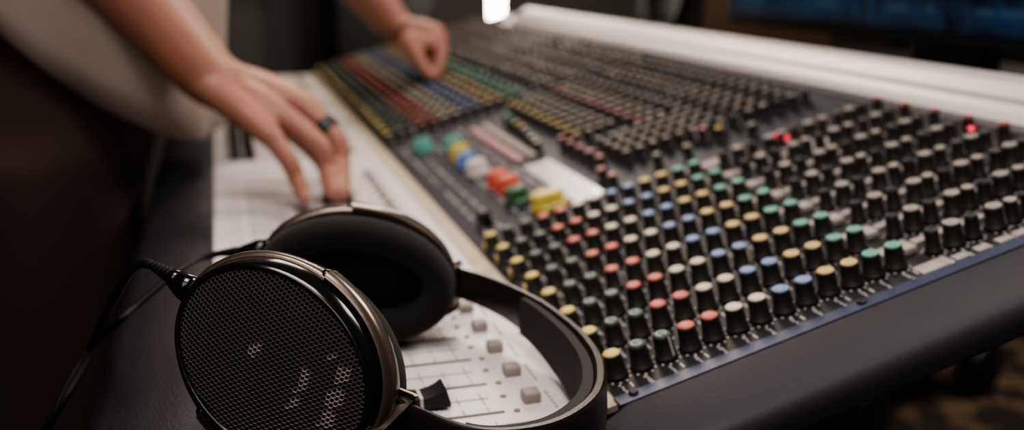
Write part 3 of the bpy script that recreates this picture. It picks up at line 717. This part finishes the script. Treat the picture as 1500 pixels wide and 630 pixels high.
# trunk, neck, head, legs
B.tube([(19, 10.7, 0.8), (19, 10.3, 4), (19, 9.2, 8), (19, 7.4, 12.5), (19, 5.6, 15.8)], [2.4, 2.4, 2.5, 3.1, 2.5], 20)
B.tube([rsh, (19, 5.9, 15.4), lsh], [1.7, 2.4, 1.7], 16)
B.tube([(19, 5.6, 15.8), (19, 4.4, 18.0), (19, 3.5, 19.6)], [1.8, 1.45, 1.5], 14)
hc = Vector((19, 2.7, 21.3)); B.ball(hc, (2.05, 2.6, 3.0), 0, 3)
B.ball(hc+Vector((0, -1.2, -1.4)), (1.5, 1.5, 1.6)); B.tube([hc+Vector((0, -2.4, 0.3)), hc+Vector((0, -3.0, -0.6))], [0.25, 0.42], 10, 0, 1)
for sg in (-1, 1): B.ball(hc+Vector((sg*2.05, 0.1, -0.1)), (0.22, 0.55, 0.85))
B.tube([hc+Vector((-0.7, -2.25, -1.5)), hc+Vector((0, -2.6, -1.45)), hc+Vector((0.7, -2.25, -1.5))], 0.22, 8)
for X in (16.9, 21.2):
    B.tube([(19+(X-19)*0.75, 10.6, 1.0), (19+(X-19)*0.9, 10.6, -2), (X-0.1, 10.9, -9), (X-0.1, 11.3, -16), (X-0.1, 11.5, FZ+1.8)], [1.6, 1.6, 1.4, 1.25, 0.95], 14)
    B.tube([(X-0.1, 12, FZ+1.0), (X-0.1, 9.6, FZ+0.8), (X-0.1, 7.6, FZ+0.55)], [0.9, 0.85, 0.5], 12)
bd = B.build('body', m_skin, None)
rm = bd.modifiers.new('fuse', 'REMESH'); rm.mode = 'VOXEL'; rm.voxel_size = 0.0032; rm.use_smooth_shade = True
sm = bd.modifiers.new('soft', 'SMOOTH'); sm.factor = 0.5; sm.iterations = 10
dg = bpy.context.evaluated_depsgraph_get(); me = bpy.data.meshes.new_from_object(bd.evaluated_get(dg))
bd.modifiers.clear(); bd.data = me
for p in me.polygons: p.use_smooth = True
bd.parent = person; bd.location = -person.location
# face and hair
mb = MB()
for sg in (-1, 1): mb.ball(hc+Vector((sg*0.8, -2.32, 0.25)), (0.32, 0.22, 0.22))
mb.build('eyes', m_white, bd)
mb = MB(); mb.ball(hc+Vector((0, 0.35, 0.55)), (2.25, 2.65, 2.85), 0, 3); mb.v = [(x, max(y, hc.y-1.75), z if z > hc.z-1.2 else hc.z-1.2) for x, y, z in mb.v]; mb.build('hair', m_hair, person)
# black ring on the middle finger
mb = MB(); k1 = at(446, 156, 26.7); p1 = at(492, 201, 26.5); c = k1.lerp(p1, 0.70); a = (p1-k1).normalized()
q = a.orthogonal().normalized(); r_ = a.cross(q); R = []
for i in range(28):
    d = q*math.cos(2*math.pi*i/28)+r_*math.sin(2*math.pi*i/28)
    R.append([c+d*0.30-a*0.19, c+d*0.365-a*0.16, c+d*0.365+a*0.16, c+d*0.30+a*0.19])
mb.rings(R, 0, True, loop=True); mb.build('finger_ring', m_black, person, angle=40)
# shirt
def interp(x, pts):
    if x <= pts[0][0]: return pts[0][1]
    for (a, b_), (c_, d) in zip(pts, pts[1:]):
        if x <= c_: return b_+(d-b_)*(x-a)/(c_-a)
    return pts[-1][1]
HEM = [(5.3, 0.75), (6.0, 0.72), (6.8, 0.95), (8.3, 1.9), (9.6, 2.95), (10.9, 4.3), (14, 5.4)]
mb = MB(); R = []; NS = 64
LV = [(0.0, 9.7, 4.4, 4.3), (0.3, 9.5, 4.4, 4.25), (0.7, 9.1, 4.3, 4.2), (1.2, 8.6, 4.25, 4.1)]
for f, cy, rx, ry in [(0, 9.65, 4.35, 4.25), (0.12, 9.6, 4.35, 4.25), (0.3, 9.45, 4.35, 4.25), (0.5, 9.25, 4.3, 4.25), (0.7, 9.0, 4.3, 4.25), (1.0, 8.4, 4.3, 4.2)]:
    ring = []
    for i in range(NS):
        q = 2*math.pi*i/NS; cx, sy_ = math.cos(q), math.sin(q)
        wr_ = 1+0.035*math.sin(5*q+1.3+f*2)*(1-f*0.3)+0.02*math.sin(11*q+f*5)
        X = 19+rx*wr_*cx; Y = cy+ry*wr_*sy_
        y0 = 9.65+4.25*sy_; z = interp(y0, HEM)*(1-f)+(9.0+0.1*Y)*f
        ring.append(Vector((X, Y, z)))
    R.append(ring)
for z, cy, rx, ry in ((12.5, 7.3, 4.6, 3.7), (15.0, 5.9, 5.2, 2.9), (16.8, 5.3, 4.0, 2.4), (17.7, 5.0, 2.0, 1.9)):
    R.append([Vector((19+rx*math.cos(2*math.pi*i/NS), cy+ry*math.sin(2*math.pi*i/NS), z)) for i in range(NS)])
mb.rings(R, 0, True, cap0=False, cap1=False)
for sh, el_ in ((rsh, relb), (lsh, lelb)): mb.tube([Vector((19, sh.y, sh.z)).lerp(sh, 0.75), sh, sh.lerp(el_, 0.3), sh.lerp(el_, 0.62)], [1.9, 2.05, 1.9, 1.75], 16, 0, 4)
so = mb.build('shirt', m_shirt, person); sl = so.modifiers.new('cloth', 'SOLIDIFY'); sl.thickness = 0.003; sl.offset = 0
# trousers
mb = MB(); R = []
for z, cy, ry, rx in ((6.4, 10.0, 2.6, 3.4), (4.6, 10.2, 2.8, 3.6), (3.2, 10.4, 3.1, 3.8), (1.6, 10.7, 3.4, 4.05), (0.4, 10.8, 3.5, 4.2), (-0.6, 10.95, 3.25, 4.25), (-1.6, 11.0, 3.0, 4.2), (-2.6, 10.9, 2.7, 3.9), (-3.2, 10.8, 2.3, 3.4)):
    R.append([Vector((19+rx*math.cos(q)*(1+0.02*math.sin(7*q+z)), cy+ry*math.sin(q)*(1+0.02*math.sin(9*q-z)), z)) for q in [2*math.pi*i/48 for i in range(48)]])
mb.rings(R, 0, True)
for X in (16.9, 21.2):
    mb.tube([(X, 10.7, 0.8), (X, 10.6, -3), (X-0.1, 10.9, -9.5), (X-0.1, 11.3, -16), (X-0.1, 11.4, FZ+1.2)], [2.5, 2.5, 2.15, 1.9, 1.75], 20)
tr = mb.build('trousers', m_trouser, None)
rm = tr.modifiers.new('fuse', 'REMESH'); rm.mode = 'VOXEL'; rm.voxel_size = 0.008
sm = tr.modifiers.new('soft', 'SMOOTH'); sm.factor = 0.5; sm.iterations = 25
me = bpy.data.meshes.new_from_object(tr.evaluated_get(bpy.context.evaluated_depsgraph_get()))
tr.modifiers.clear(); tr.data = me
for p in me.polygons: p.use_smooth = True
tr.parent = person; tr.location = -person.location
for X in (16.8, 21.1):
    mb = MB(); mb.tube([(X, 12.9, FZ+1.0), (X, 12, FZ+1.15), (X, 10.2, FZ+1.05), (X, 8.4, FZ+0.8), (X, 7.2, FZ+0.66)], [0.7, 1.05, 1.1, 0.95, 0.6], 14)
    mb.v = [(x, y, max(z, FZ)) for x, y, z in mb.v]; mb.build('shoe', m_black, person)

# ============================================================ CAMERA AND LIGHT
cd = bpy.data.cameras.new('camera'); cam = bpy.data.objects.new('camera', cd); COL.objects.link(cam)
cam.matrix_world = Matrix.Translation(M(CAM)) @ Matrix(((_rt.x, _up.x, -_fw.x), (_rt.y, _up.y, -_fw.y), (_rt.z, _up.z, -_fw.z))).to_4x4()
cd.sensor_width = 36; cd.lens = FPX/1500*36; cd.clip_start = 0.02
cd.dof.use_dof = True; cd.dof.focus_distance = 12.0*U; cd.dof.aperture_fstop = 4.6
scene.camera = cam
def area(name, loc, target, size, power, col, sy=None):
    l = bpy.data.lights.new(name, 'AREA'); l.energy = power; l.color = col; l.size = size
    if sy: l.shape = 'RECTANGLE'; l.size_y = sy
    o = bpy.data.objects.new(name, l); COL.objects.link(o); o.location = M(loc)
    o.rotation_euler = (M(target)-M(loc)).to_track_quat('-Z', 'Y').to_euler()
    return o
area('key_light', (14, -30, 29), (9, 3, 0), 0.6, 24, (1.0, 0.91, 0.83))
area('near_light', (-5, 6, 34), (0, 3, 0), 0.5, 12.5, (1.0, 0.92, 0.87))
area('fill_light', (-34, 20, 34), (2, 2, 0), 1.1, 15, (1.0, 0.90, 0.84))
area('far_light', (52, -10, 34), (30, 2, 0), 0.6, 12, (1.0, 0.84, 0.70))
area('floor_fill', (34, -50, 8), (38, -34, -23), 0.5, 8, (1.0, 0.80, 0.62))  # added fill to lift the carpet, no fixture stands there
w = bpy.data.worlds.new('dim room'); scene.world = w; w.use_nodes = True
w.node_tree.nodes['Background'].inputs[0].default_value = (0.9, 0.8, 0.75, 1); w.node_tree.nodes['Background'].inputs[1].default_value = 0.02
scene.view_settings.view_transform = 'AgX'
scene.view_settings.look = 'AgX - Medium High Contrast'
